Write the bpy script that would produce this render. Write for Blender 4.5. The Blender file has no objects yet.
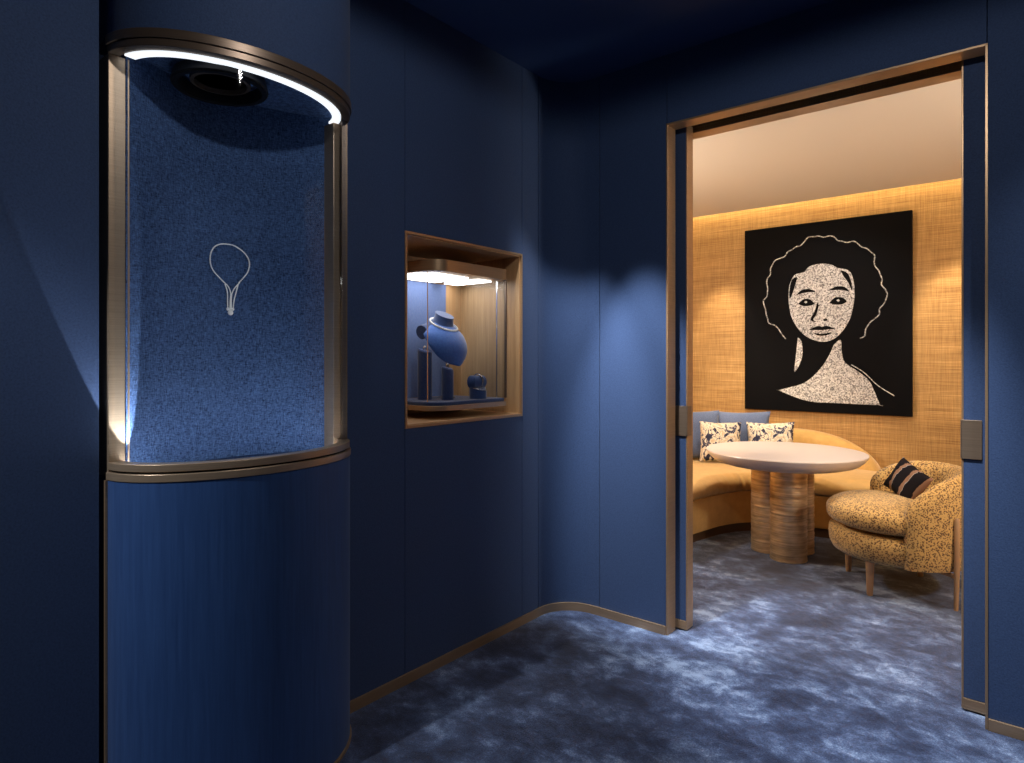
import bpy, bmesh, math, random
from mathutils import Vector, Matrix
random.seed(7)
PI = math.pi
scene = bpy.context.scene
COL = scene.collection

# ------------------------------------------------------------------ materials
def new_mat(name):
    m = bpy.data.materials.new(name); m.use_nodes = True
    nt = m.node_tree
    return m, nt, nt.nodes['Principled BSDF']

def node(nt, kind, **kw):
    n = nt.nodes.new(kind)
    for k, v in kw.items():
        if k in n.inputs.keys(): n.inputs[k].default_value = v
        else: setattr(n, k, v)
    return n

def coords(nt, scale=(1, 1, 1), rot=(0, 0, 0)):
    tc = nt.nodes.new('ShaderNodeTexCoord')
    mp = nt.nodes.new('ShaderNodeMapping')
    mp.inputs['Scale'].default_value = scale
    mp.inputs['Rotation'].default_value = rot
    nt.links.new(tc.outputs['Object'], mp.inputs['Vector'])
    return mp.outputs['Vector']

def ramp(nt, fac, stops, interp='LINEAR'):
    r = nt.nodes.new('ShaderNodeValToRGB')
    r.color_ramp.interpolation = interp
    els = r.color_ramp.elements
    while len(els) < len(stops): els.new(0.5)
    for e, (p, c) in zip(els, stops):
        e.position = p; e.color = (*c, 1)
    nt.links.new(fac, r.inputs['Fac'])
    return r.outputs['Color']

def bump(nt, bsdf, height, strength=0.3, dist=0.002):
    b = node(nt, 'ShaderNodeBump', Strength=strength, Distance=dist)
    nt.links.new(height, b.inputs['Height'])
    nt.links.new(b.outputs['Normal'], bsdf.inputs['Normal'])

def noise(nt, vec, scale, detail=4, rough=0.6, dist=0.0):
    n = node(nt, 'ShaderNodeTexNoise', Scale=scale, Detail=detail, Roughness=rough, Distortion=dist)
    nt.links.new(vec, n.inputs['Vector'])
    return n.outputs['Fac']

def math_n(nt, op, a, b=None):
    n = nt.nodes.new('ShaderNodeMath'); n.operation = op
    for i, x in enumerate((a, b)):
        if x is None: continue
        if isinstance(x, (int, float)): n.inputs[i].default_value = x
        else: nt.links.new(x, n.inputs[i])
    return n.outputs[0]

def plain(name, col, rough=0.5, metal=0.0, sheen=0.0, spec=0.5):
    m, nt, b = new_mat(name)
    b.inputs['Base Color'].default_value = (*col, 1)
    b.inputs['Roughness'].default_value = rough
    b.inputs['Metallic'].default_value = metal
    b.inputs['Sheen Weight'].default_value = sheen
    b.inputs['Specular IOR Level'].default_value = spec
    return m

def fabric(name, c0, c1, scale, rough=0.85, sheen=0.15, bs=0.4, bd=0.002, aniso=(1, 1, 1)):
    m, nt, b = new_mat(name)
    v = coords(nt, aniso)
    f = noise(nt, v, scale, 3, 0.7)
    nt.links.new(ramp(nt, f, [(0.3, c0), (0.7, c1)]), b.inputs['Base Color'])
    b.inputs['Roughness'].default_value = rough
    b.inputs['Sheen Weight'].default_value = sheen
    b.inputs['Specular IOR Level'].default_value = 0.25
    bump(nt, b, f, bs, bd)
    return m

def woven(name, c0, c1, sx, sy, axes='YZ', rough=0.8, blotch=0.0, bs=0.5, bd=0.003, contrast=(0.3, 0.7), metal=0.0):
    """threads crossing at right angles: two stretched noises multiplied"""
    m, nt, b = new_mat(name)
    if axes == 'YZ':
        a1, a2 = (sx, sx, sy), (sy, sy, sx)
    else:
        a1, a2 = (sx, sx, sy), (sy, sy, sx)
    n1 = noise(nt, coords(nt, a1), 1.0, 3, 0.7)
    n2 = noise(nt, coords(nt, a2), 1.0, 3, 0.7)
    f = math_n(nt, 'MULTIPLY', math_n(nt, 'ADD', n1, n2), 0.5)
    if blotch:
        nb = noise(nt, coords(nt), 3.0, 3, 0.6)
        f = math_n(nt, 'ADD', f, math_n(nt, 'MULTIPLY', math_n(nt, 'SUBTRACT', nb, 0.5), blotch))
    nt.links.new(ramp(nt, f, [(contrast[0], c0), (contrast[1], c1)]), b.inputs['Base Color'])
    b.inputs['Roughness'].default_value = rough
    b.inputs['Metallic'].default_value = metal
    b.inputs['Specular IOR Level'].default_value = 0.3
    bump(nt, b, f, bs, bd)
    return m

def emit(name, col, strength):
    m, nt, b = new_mat(name)
    b.inputs['Base Color'].default_value = (0.8, 0.8, 0.8, 1)
    b.inputs['Emission Color'].default_value = (*col, 1)
    b.inputs['Emission Strength'].default_value = strength
    return m

def glass(name):
    m = bpy.data.materials.new(name); m.use_nodes = True
    nt = m.node_tree; nt.nodes.remove(nt.nodes['Principled BSDF'])
    out = nt.nodes['Material Output']
    t = nt.nodes.new('ShaderNodeBsdfTransparent'); t.inputs[0].default_value = (0.96, 0.98, 1.0, 1)
    g = nt.nodes.new('ShaderNodeBsdfGlossy'); g.inputs['Roughness'].default_value = 0.02
    lw = nt.nodes.new('ShaderNodeLayerWeight'); lw.inputs['Blend'].default_value = 0.5
    pw = math_n(nt, 'POWER', lw.outputs['Facing'], 5.0)
    fac = math_n(nt, 'ADD', math_n(nt, 'MULTIPLY', pw, 0.22), 0.006)
    mx = nt.nodes.new('ShaderNodeMixShader')
    nt.links.new(fac, mx.inputs[0]); nt.links.new(t.outputs[0], mx.inputs[1]); nt.links.new(g.outputs[0], mx.inputs[2])
    nt.links.new(mx.outputs[0], out.inputs['Surface'])
    return m

def brushed(name, col, rough=0.32, metal=0.6):
    m, nt, b = new_mat(name)
    f = noise(nt, coords(nt, (3, 3, 220)), 2.0, 3, 0.6)
    nt.links.new(ramp(nt, f, [(0.3, tuple(c * 0.86 for c in col)), (0.7, tuple(min(1, c * 1.1) for c in col))]), b.inputs['Base Color'])
    b.inputs['Metallic'].default_value = metal
    b.inputs['Roughness'].default_value = rough
    return m

M = {}
M['wall'] = fabric('blue_wall_fabric', (0.026, 0.050, 0.125), (0.042, 0.078, 0.178), 170, 0.75, 0.08, 0.4, 0.002)
M['ceiling'] = plain('blue_ceiling_paint', (0.022, 0.050, 0.150), 0.6)
M['lower'] = fabric('blue_silk', (0.017, 0.052, 0.165), (0.027, 0.075, 0.22), 6, 0.5, 0.08, 0.12, 0.001, (14, 14, 0.6))
M['denim'] = woven('blue_woven_textile', (0.008, 0.024, 0.078), (0.085, 0.160, 0.345), 62, 280, rough=0.9, blotch=0.10, contrast=(0.38, 0.62), bs=0.8)
M['bronze'] = brushed('bronze', (0.42, 0.31, 0.215), 0.36)
M['bronze_warm'] = brushed('warm_bronze', (0.43, 0.285, 0.17), 0.36)
M['bronze_dark'] = brushed('dark_bronze', (0.16, 0.115, 0.085), 0.35)
M['black'] = plain('black_metal', (0.005, 0.005, 0.006), 0.5, spec=0.2)
M['handle'] = brushed('aged_bronze', (0.24, 0.175, 0.125), 0.4)
M['glass'] = glass('clear_glass')
M['led'] = emit('white_light_strip', (0.95, 0.98, 1.0), 1.1)
M['led_low'] = emit('white_uplight_strip', (0.95, 0.98, 1.0), 44.0)
M['panel_light'] = emit('case_light_panel', (1.0, 0.96, 0.90), 7.0)
M['cove_led'] = emit('cove_light', (1.0, 0.84, 0.50), 45.0)
M['steel'] = plain('polished_steel', (0.75, 0.75, 0.75), 0.15, 1.0)
M['navy_velvet'] = fabric('navy_velvet', (0.013, 0.034, 0.12), (0.022, 0.055, 0.17), 120, 0.8, 0.5)
M['bust_velvet'] = fabric('royal_blue_velvet', (0.026, 0.09, 0.34), (0.045, 0.14, 0.46), 90, 0.75, 0.5)
M['diamond'] = plain('diamonds', (1.0, 1.0, 1.0), 0.2, 0.0)
M['pearl'] = plain('pearls', (0.93, 0.90, 0.84), 0.25)
M['gold'] = plain('gold', (0.85, 0.6, 0.3), 0.25, 1.0)
M['plaster'] = plain('warm_plaster', (0.74, 0.67, 0.57), 0.9)
M['velvet_gold'] = fabric('gold_velvet', (0.54, 0.32, 0.095), (0.64, 0.39, 0.125), 14, 0.62, 0.35, 0.15, 0.004)
M['plinth'] = plain('dark_wood_plinth', (0.08, 0.04, 0.018), 0.4)
M['tabletop'] = plain('cream_lacquer', (0.66, 0.58, 0.53), 0.3)
M['wood_leg'] = plain('oak', (0.42, 0.25, 0.13), 0.45)
M['art_black'] = plain('black_canvas', (0.002, 0.002, 0.003), 0.6, spec=0.08)
M['case_blue'] = fabric('pale_blue_lining', (0.10, 0.15, 0.33), (0.13, 0.19, 0.38), 90, 0.8, 0.2)

def m_wood():
    m, nt, b = new_mat('honey_wood')
    f = noise(nt, coords(nt, (30, 30, 1.6)), 2.2, 4, 0.6, 0.4)
    nt.links.new(ramp(nt, f, [(0.3, (0.46, 0.26, 0.12)), (0.7, (0.60, 0.37, 0.185))]), b.inputs['Base Color'])
    b.inputs['Roughness'].default_value = 0.42
    return m
M['wood'] = m_wood()

def m_raffia():
    m, nt, b = new_mat('golden_raffia')
    n1 = noise(nt, coords(nt, (2.2, 2.2, 160)), 1.0, 3, 0.7)
    n2 = noise(nt, coords(nt, (150, 150, 5)), 1.0, 3, 0.7)
    nb = noise(nt, coords(nt, (0.7, 0.7, 9)), 1.0, 3, 0.6)
    f = math_n(nt, 'ADD', math_n(nt, 'MULTIPLY', n1, 0.5), math_n(nt, 'MULTIPLY', n2, 0.3))
    f = math_n(nt, 'ADD', f, math_n(nt, 'MULTIPLY', nb, 0.2))
    nt.links.new(ramp(nt, f, [(0.34, (0.20, 0.095, 0.026)), (0.52, (0.46, 0.265, 0.088)), (0.66, (0.68, 0.44, 0.18))]), b.inputs['Base Color'])
    b.inputs['Roughness'].default_value = 0.55
    bump(nt, b, f, 0.6, 0.004)
    return m
M['raffia'] = m_raffia()

def m_carpet():
    m, nt, b = new_mat('midnight_blue_carpet')
    v = coords(nt)
    big = noise(nt, coords(nt, (1.0, 1.2, 1), (0, 0, 0.5)), 1.1, 2, 0.5, 0.2)
    p1 = noise(nt, coords(nt, (1.0, 1.3, 1), (0, 0, 0.65)), 3.0, 9, 0.66, 0.2)
    p2 = noise(nt, coords(nt, (1.0, 1.2, 1), (0, 0, 0.2)), 9.0, 6, 0.62, 0.3)
    patch = math_n(nt, 'ADD', math_n(nt, 'MULTIPLY', p1, 0.58), math_n(nt, 'MULTIPLY', p2, 0.42))
    fine = noise(nt, v, 170, 3, 0.8)
    f = math_n(nt, 'ADD', math_n(nt, 'MULTIPLY', big, 0.22), math_n(nt, 'MULTIPLY', patch, 0.78))
    g = math_n(nt, 'ADD', f, math_n(nt, 'MULTIPLY', math_n(nt, 'SUBTRACT', fine, 0.5), 0.22))
    nt.links.new(ramp(nt, g, [(0.41, (0.010, 0.016, 0.042)), (0.485, (0.030, 0.046, 0.102)), (0.54, (0.075, 0.110, 0.210)), (0.605, (0.24, 0.32, 0.48))]), b.inputs['Base Color'])
    b.inputs['Roughness'].default_value = 0.95
    b.inputs['Sheen Weight'].default_value = 0.25
    b.inputs['Specular IOR Level'].default_value = 0.1
    h = math_n(nt, 'ADD', math_n(nt, 'MULTIPLY', f, 1.0), math_n(nt, 'MULTIPLY', fine, 0.35))
    bump(nt, b, h, 0.45, 0.012)
    return m
M['carpet'] = m_carpet()

def m_brass():
    m, nt, b = new_mat('rippled_brass')
    n1 = noise(nt, coords(nt, (3.5, 3.5, 95)), 1.0, 3, 0.6)
    n2 = noise(nt, coords(nt, (14, 14, 30)), 1.0, 2, 0.5)
    f = math_n(nt, 'ADD', math_n(nt, 'MULTIPLY', n1, 0.7), math_n(nt, 'MULTIPLY', n2, 0.3))
    nt.links.new(ramp(nt, f, [(0.35, (0.46, 0.30, 0.16)), (0.62, (0.80, 0.60, 0.37))]), b.inputs['Base Color'])
    b.inputs['Metallic'].default_value = 0.75
    b.inputs['Roughness'].default_value = 0.40
    bump(nt, b, f, 0.6, 0.006)
    return m
M['brass'] = m_brass()

def m_leopard():
    m, nt, b = new_mat('leopard_velvet')
    v = coords(nt)
    vo = node(nt, 'ShaderNodeTexVoronoi', Scale=104.0, Randomness=0.9)
    nn = node(nt, 'ShaderNodeTexNoise', Scale=55.0, Detail=2.0)
    nt.links.new(v, nn.inputs['Vector'])
    mixv = node(nt, 'ShaderNodeVectorMath'); mixv.operation = 'MULTIPLY_ADD'
    nt.links.new(nn.outputs['Color'], mixv.inputs[0]); mixv.inputs[1].default_value = (0.014, 0.014, 0.014)
    nt.links.new(v, mixv.inputs[2])
    nt.links.new(mixv.outputs[0], vo.inputs['Vector'])
    gate = noise(nt, v, 60, 2, 0.5)
    f = math_n(nt, 'SUBTRACT', vo.outputs['Distance'], math_n(nt, 'MULTIPLY', math_n(nt, 'SUBTRACT', gate, 0.5), 0.7))
    nt.links.new(ramp(nt, f, [(0.38, (0.13, 0.060, 0.016)), (0.50, (0.60, 0.37, 0.115))]), b.inputs['Base Color'])
    b.inputs['Roughness'].default_value = 0.75
    b.inputs['Sheen Weight'].default_value = 0.3
    bump(nt, b, f, 0.25, 0.003)
    return m
M['leopard'] = m_leopard()

def m_stones():
    m, nt, b = new_mat('white_crystal_grains')
    v = coords(nt)
    vo = node(nt, 'ShaderNodeTexVoronoi', Scale=105.0)
    nt.links.new(v, vo.inputs['Vector'])
    nt.links.new(ramp(nt, vo.outputs['Color'], [(0.10, (0.05, 0.05, 0.055)), (0.42, (0.36, 0.36, 0.37)), (0.7, (0.68, 0.68, 0.68))]), b.inputs['Base Color'])
    b.inputs['Roughness'].default_value = 0.4
    return m
M['stones'] = m_stones()

def m_floral():
    m, nt, b = new_mat('floral_print')
    v = coords(nt)
    n = noise(nt, v, 14, 5, 0.6, 1.4)
    col = ramp(nt, n, [(0.38, (0.015, 0.02, 0.06)), (0.45, (0.06, 0.075, 0.15)), (0.47, (0.72, 0.66, 0.55)), (0.54, (0.80, 0.75, 0.66)), (0.58, (0.46, 0.33, 0.15)), (0.61, (0.78, 0.72, 0.62)), (0.66, (0.09, 0.10, 0.17))])
    nt.links.new(col, b.inputs['Base Color'])
    b.inputs['Roughness'].default_value = 0.8
    return m
M['floral'] = m_floral()
M['denim_pillow'] = fabric('slate_blue_linen', (0.075, 0.11, 0.22), (0.14, 0.185, 0.33), 130, 0.85, 0.2)

def m_stripe():
    m, nt, b = new_mat('dark_stripe_weave')
    tc = nt.nodes.new('ShaderNodeTexCoord')
    sep = nt.nodes.new('ShaderNodeSeparateXYZ'); nt.links.new(tc.outputs['Object'], sep.inputs[0])
    nz = noise(nt, coords(nt, (6, 30, 6)), 3, 2, 0.5)
    x = math_n(nt, 'ADD', sep.outputs['X'], math_n(nt, 'MULTIPLY', math_n(nt, 'SUBTRACT', nz, 0.5), 0.035))
    s = math_n(nt, 'FRACT', math_n(nt, 'ADD', math_n(nt, 'MULTIPLY', x, 10.5), 0.15))
    col = ramp(nt, s, [(0.0, (0.010, 0.008, 0.010)), (0.42, (0.012, 0.009, 0.012)), (0.46, (0.23, 0.13, 0.085)), (0.66, (0.27, 0.16, 0.10)), (0.70, (0.30, 0.29, 0.30)), (0.735, (0.010, 0.008, 0.010))], 'CONSTANT')
    nt.links.new(col, b.inputs['Base Color'])
    b.inputs['Roughness'].default_value = 0.9
    b.inputs['Specular IOR Level'].default_value = 0.1
    return m
M['stripe'] = m_stripe()

# ------------------------------------------------------------------ geometry helpers
def tag(o, label=None, cat=None, group=None, kind=None):
    if label: o['label'] = label
    if cat: o['category'] = cat
    if group: o['group'] = group
    if kind: o['kind'] = kind
    return o

def thing(name, label, cat, loc, rz=0.0, group=None):
    o = bpy.data.objects.new(name, None); COL.objects.link(o)
    o.location = loc; o.rotation_euler = (0, 0, rz)
    o.empty_display_size = 0.1
    return tag(o, label, cat, group)

class MB:
    def __init__(s): s.v = []; s.f = []
    def add(s, vs, fs):
        n = len(s.v); s.v += [tuple(p) for p in vs]; s.f += [tuple(i + n for i in f) for f in fs]; return s
    def box(s, x0, x1, y0, y1, z0, z1):
        vs = [(x, y, z) for z in (z0, z1) for y in (y0, y1) for x in (x0, x1)]
        return s.add(vs, [(0, 2, 3, 1), (4, 5, 7, 6), (0, 1, 5, 4), (2, 6, 7, 3), (0, 4, 6, 2), (1, 3, 7, 5)])
    def prism(s, out, z0, z1):
        n = len(out)
        vs = [(x, y, z0) for x, y in out] + [(x, y, z1) for x, y in out]
        fs = [tuple(range(n))[::-1], tuple(range(n, 2 * n))] + [(i, (i + 1) % n, n + (i + 1) % n, n + i) for i in range(n)]
        return s.add(vs, fs)
    def strip(s, a, b, z0, z1):
        """a band between two open plan curves a and b (lists of xy), from z0 to z1"""
        n = len(a); vs = []
        for (p, q) in zip(a, b): vs += [(p[0], p[1], z0), (q[0], q[1], z0), (q[0], q[1], z1), (p[0], p[1], z1)]
        fs = []
        for i in range(n - 1):
            for k in range(4):
                fs.append((i * 4 + k, i * 4 + (k + 1) % 4, i * 4 + 4 + (k + 1) % 4, i * 4 + 4 + k))
        fs += [(3, 2, 1, 0), tuple(4 * (n - 1) + k for k in range(4))]
        return s.add(vs, fs)
    def loft(s, rings, cap=True, closed_ring=True):
        n = len(rings[0]); vs = [p for r in rings for p in r]; fs = []
        m = n if closed_ring else n - 1
        for i in range(len(rings) - 1):
            for k in range(m):
                fs.append((i * n + k, i * n + (k + 1) % n, (i + 1) * n + (k + 1) % n, (i + 1) * n + k))
        if cap:
            fs.append(tuple(range(n))[::-1]); fs.append(tuple((len(rings) - 1) * n + k for k in range(n)))
        return s.add(vs, fs)
    def lathe(s, prof, c=(0, 0, 0), n=48, cap=True):
        rings = [[(c[0] + r * math.cos(2 * PI * k / n), c[1] + r * math.sin(2 * PI * k / n), c[2] + z) for k in range(n)] for r, z in prof]
        return s.loft(rings, cap)
    def tube(s, pts, r, n=8, closed=False):
        P = [Vector(p) for p in pts]; N = len(P); rings = []
        up = Vector((0, 0, 1)); prev = None
        for i in range(N):
            if closed: d = P[(i + 1) % N] - P[i - 1]
            else: d = P[min(i + 1, N - 1)] - P[max(i - 1, 0)]
            d.normalize()
            if prev is None:
                a = d.cross(up)
                if a.length < 1e-3: a = d.cross(Vector((1, 0, 0)))
            else: a = prev - d * prev.dot(d)
            a.normalize(); prev = a; b = d.cross(a)
            rr = r[i] if isinstance(r, (list, tuple)) else r
            rings.append([tuple(P[i] + (a * math.cos(2 * PI * k / n) + b * math.sin(2 * PI * k / n)) * rr) for k in range(n)])
        if closed:
            rings.append(rings[0]); return s.loft(rings, False)
        return s.loft(rings, True)
    def ball(s, c, r, n=10, m=6, sc=(1, 1, 1)):
        rings = []
        for j in range(m + 1):
            t = -PI / 2 + PI * j / m
            rr = max(0.02, math.cos(t)) * r
            rings.append([(c[0] + sc[0] * rr * math.cos(2 * PI * k / n), c[1] + sc[1] * rr * math.sin(2 * PI * k / n), c[2] + sc[2] * r * math.sin(t)) for k in range(n)])
        return s.loft(rings, True)
    def xform(s, mat):
        s.v = [tuple(mat @ Vector(p)) for p in s.v]; return s
    def build(s, name, mat, parent=None, smooth=True, bevel=0.0, seg=2, angle=35, local=False, origin=None, merge=False, subdiv=0):
        me = bpy.data.meshes.new(name)
        off = Vector((0, 0, 0))
        vs = s.v
        o = bpy.data.objects.new(name, me); COL.objects.link(o)
        if parent is not None:
            o.parent = parent
            if not local:
                root = Vector((0, 0, 0)); p = parent
                while p is not None: root = root + p.location; p = p.parent
                vs = [(x - root.x, y - root.y, z - root.z) for x, y, z in vs]
        elif not local:
            if origin is None:
                lo = [min(p[i] for p in vs) for i in range(3)]; hi = [max(p[i] for p in vs) for i in range(3)]
                origin = ((lo[0] + hi[0]) / 2, (lo[1] + hi[1]) / 2, lo[2])
            o.location = origin
            vs = [(x - origin[0], y - origin[1], z - origin[2]) for x, y, z in vs]
        me.from_pydata(vs, [], s.f)
        bm = bmesh.new(); bm.from_mesh(me)
        if merge: bmesh.ops.remove_doubles(bm, verts=bm.verts, dist=1e-5)
        bmesh.ops.recalc_face_normals(bm, faces=bm.faces)
        bm.to_mesh(me); bm.free()
        if smooth:
            me.shade_smooth()
            me.set_sharp_from_angle(angle=math.radians(angle))
        me.materials.append(mat if not isinstance(mat, str) else M[mat])
        if bevel:
            b = o.modifiers.new('bevel', 'BEVEL'); b.width = bevel; b.segments = seg; b.limit_method = 'ANGLE'; b.angle_limit = math.radians(40)
        if subdiv:
            d = o.modifiers.new('subdiv', 'SUBSURF'); d.levels = subdiv; d.render_levels = subdiv
        return o

def struct(mb, name, mat, label=None, **kw):
    o = mb.build(name, mat, **kw)
    return tag(o, label, name.split('_')[0], kind='structure')

def cr(points, n):
    """Catmull-Rom through points, n samples per span (any dimension)"""
    P = [points[0]] + list(points) + [points[-1]]; out = []
    for i in range(1, len(P) - 2):
        for k in range(n):
            t = k / n
            out.append(tuple(0.5 * ((2 * b) + (-a + c) * t + (2 * a - 5 * b + 4 * c - d) * t * t + (-a + 3 * b - 3 * c + d) * t ** 3)
                             for a, b, c, d in zip(P[i - 1], P[i], P[i + 1], P[i + 2])))
    out.append(tuple(points[-1]))
    return out

# ------------------------------------------------------------------ key measures (metres, camera at x=0 y=0)
XL = -2.115          # face of the left wall
YD = 3.02            # face of the wall with the doorway
HC = 2.944           # front ceiling
DX0, DX1, DH = -1.463, -0.155, 2.59
YB0, YB1 = 3.22, 3.30
YW = 6.30            # golden back wall
ZI = 2.828           # lounge ceiling
CY, CB, CA = 1.108, 0.408, 0.283   # display column: centre y, half width, bulge
NY0, NY1, NZ0, NZ1 = 1.848, 2.658, 1.10, 1.953

# ------------------------------------------------------------------ room shell
mb = MB().box(-3.3, 1.7, -1.8, 6.4, -0.06, 0.0)
struct(mb, 'floor', 'carpet', 'midnight blue mottled plush carpet running through both rooms', smooth=False)
struct(MB().box(-2.3, 1.7, -1.8, 3.10, HC, HC + 0.08), 'ceiling', 'ceiling', 'dark blue flat ceiling over the front room', smooth=False)

g = 0.0016
w = MB()
colL, colR = CY - CB - 0.016, CY + CB + 0.004
def wl_panel(y0, y1, z0, z1):
    w.box(XL - 0.02, XL, y0 + g, y1 - g, z0, z1)
def wl_back(y0, y1, z0, z1):
    w.box(XL - 0.09, XL - 0.02, y0, y1, z0, z1)
wl_panel(-1.8, colL, 0, HC); wl_back(-1.8, colL, 0, HC)
wl_panel(colR, NY0, 0, HC); wl_back(colR, NY0 - 0.002, 0, HC)
wl_panel(NY0, NY1, 0, NZ0 - 0.002); wl_back(NY0 - 0.002, NY1 + 0.002, 0, NZ0 - 0.003)
wl_panel(NY0, NY1, NZ1 + 0.002, HC); wl_back(NY0 - 0.002, NY1 + 0.002, NZ1 + 0.003, HC)
wl_panel(NY1, 2.80, 0, HC); wl_back(NY1 + 0.002, 2.83, 0, HC)
R = 0.21
cc = (XL + R, YD - R)
arc = [(cc[0] - R * math.cos(a), cc[1] + R * math.sin(a)) for a in [math.radians(90 * k / 16) for k in range(17)]]
arcb = [(cc[0] - (R + 0.05) * math.cos(a), cc[1] + (R + 0.05) * math.sin(a)) for a in [math.radians(90 * k / 16) for k in range(17)]]
arc = [(XL, 2.803)] + arc; arcb = [(XL - 0.05, 2.803)] + arcb
arc[-1] = (-1.862, YD); arcb[-1] = (-1.862, YD + 0.05)
w.strip(arc, arcb, 0, HC)
struct(w, 'wall_left', 'wall', 'left wall of dark blue fabric panels with rounded corner', smooth=True, angle=25)

w = MB()
def wd_panel(x0, x1, z0, z1):
    w.box(x0 + g, x1 - g, YD, YD + 0.03, z0, z1)
    w.box(x0, x1, YD + 0.03, YD + 0.08, z0, z1)
wd_panel(-1.86, DX0, 0, HC); wd_panel(DX0, DX1, DH + 0.002, HC); wd_panel(DX1, 1.7, 0, HC)
struct(w, 'wall_front', 'wall', 'dark blue fabric wall around the wide doorway', smooth=False)
struct(MB().box(1.6, 1.7, -1.8, 3.02, 0, HC), 'wall_right', 'wall', smooth=False)
struct(MB().box(-2.2, 1.7, -1.8, -1.7, 0, HC), 'wall_rear', 'wall', smooth=False)

w = MB()
w.box(-3.3, DX0, YB0, YB1, 0, 3.1); w.box(DX1, 1.7, YB0, YB1, 0, 3.1); w.box(DX0, DX1, YB0, YB1, DH + 0.004, 3.1)
struct(w, 'wall_lounge_front', 'raffia', smooth=False)
struct(MB().box(-3.3, 1.7, YW, YW + 0.1, 0, 3.1), 'wall_back', 'raffia', 'golden woven raffia wall behind the sofa and picture', smooth=False)
struct(MB().box(-3.3, -3.2, YB1, YW, 0, 3.1), 'wall_lounge_left', 'raffia', smooth=False)
struct(MB().box(1.3, 1.4, YB1, YW, 0, 3.1), 'wall_lounge_right', 'raffia', smooth=False)
w = MB().box(-3.2, 1.3, YB1, YW - 0.12, ZI, ZI + 0.05)
w.box(-3.2, 1.3, YB1, YW, 3.04, 3.10)
struct(w, 'ceiling_lounge', 'plaster', 'warm beige lounge ceiling with a lit cove along the back', smooth=False)

# bronze skirting
def offs(pts, d):
    out = []
    for i, p in enumerate(pts):
        a = Vector(pts[max(i - 1, 0)]); b = Vector(pts[min(i + 1, len(pts) - 1)])
        t = (b - a).normalized(); nrm = Vector((t.y, -t.x))
        out.append((p[0] + nrm.x * d, p[1] + nrm.y * d))
    return out
path = [(XL, colR + 0.003), (XL, 2.0), (XL, 2.6)] + arc + [(DX0 - 0.004, YD)]
p2 = offs(path, 0.011)
b_ = MB().strip(p2, offs(path, 0.001), 0.0, 0.044)
struct(b_, 'baseboard_left', 'bronze_warm', 'slim bronze skirting following the rounded corner', angle=25)
struct(MB().box(XL + 0.001, XL + 0.011, -1.7, colL - 0.006, 0, 0.044), 'baseboard_rear_left', 'bronze_warm', smooth=False, bevel=0.001)
struct(MB().box(DX1 + 0.004, 1.6, YD - 0.011, YD - 0.001, 0, 0.044), 'baseboard_right', 'bronze_warm', 'slim bronze skirting right of the doorway', smooth=False, bevel=0.001)

# bronze door casing
t = MB()
t.box(DX0 - 0.003, DX0 + 0.006, YD - 0.006, YD + 0.085, 0, DH)          # left jamb
t.box(DX1 - 0.006, DX1 + 0.003, YD - 0.006, YD + 0.085, 0, DH)          # right jamb
t.box(DX0 - 0.003, DX1 + 0.003, YD - 0.006, YD + 0.085, DH - 0.006, DH + 0.003)
t.box(DX0 - 0.003, DX1 + 0.003, YB0 - 0.012, YB1 + 0.003, DH - 0.006, DH + 0.003)
t.box(DX0 - 0.003, DX0 + 0.006, YB0 - 0.012, YB1 + 0.003, 0, DH)
t.box(DX1 - 0.006, DX1 + 0.003, YB0 - 0.012, YB1 + 0.003, 0, DH)
struct(t, 'trim_1', 'bronze_warm', 'bronze lining strips framing the doorway', smooth=False, bevel=0.001)
struct(MB().box(DX0, DX1, YD + 0.085, YB0 - 0.012, DH + 0.03, DH + 0.05), 'trim_2', 'black', 'black sliding track slot over the doorway', smooth=False)

# sliding door leaves
def leaf(name, x0, x1, edge, label):
    y0, y1 = 3.125, 3.192
    o = struct(MB().box(x0, x1, y0, y1, 0.052, DH + 0.02), name, 'wall', label, smooth=False)
    s = 1 if edge == x1 else -1
    a, b = sorted((edge, edge + s * 0.007))
    MB().box(a, b, y0 - 0.002, y1 + 0.002, 0.008, DH + 0.02).build('edge_trim', 'bronze_warm', o, smooth=False, bevel=0.001)
    MB().box(x0, x1, y0 - 0.006, y1 + 0.004, 0.008, 0.050).build('kick_trim', 'bronze_warm', o, smooth=False, bevel=0.001)
    a, b = sorted((edge + s * 0.007, edge - s * 0.060))
    h = MB().box(a, b, y0 - 0.007, y0 + 0.001, 1.003, 1.158)
    a2, b2 = sorted((edge + s * 0.0072, edge + s * 0.010))
    h.box(a2, b2, y0 - 0.007, y1 - 0.02, 1.003, 1.158)
    h.build('door_handle', 'handle', o, smooth=False, bevel=0.003)
    return o
leaf('door_1', -1.95, -1.408, -1.408, 'blue fabric sliding door leaf at the left of the doorway')
leaf('door_2', -0.236, 0.60, -0.236, 'blue fabric sliding door leaf at the right of the doorway')

# cove light behind the ceiling lip
struct(MB().box(-3.1, 1.2, YW - 0.085, YW - 0.055, 3.025, 3.038), 'trim_3', 'cove_led', 'warm light strip hidden in the ceiling cove', smooth=False)

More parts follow.
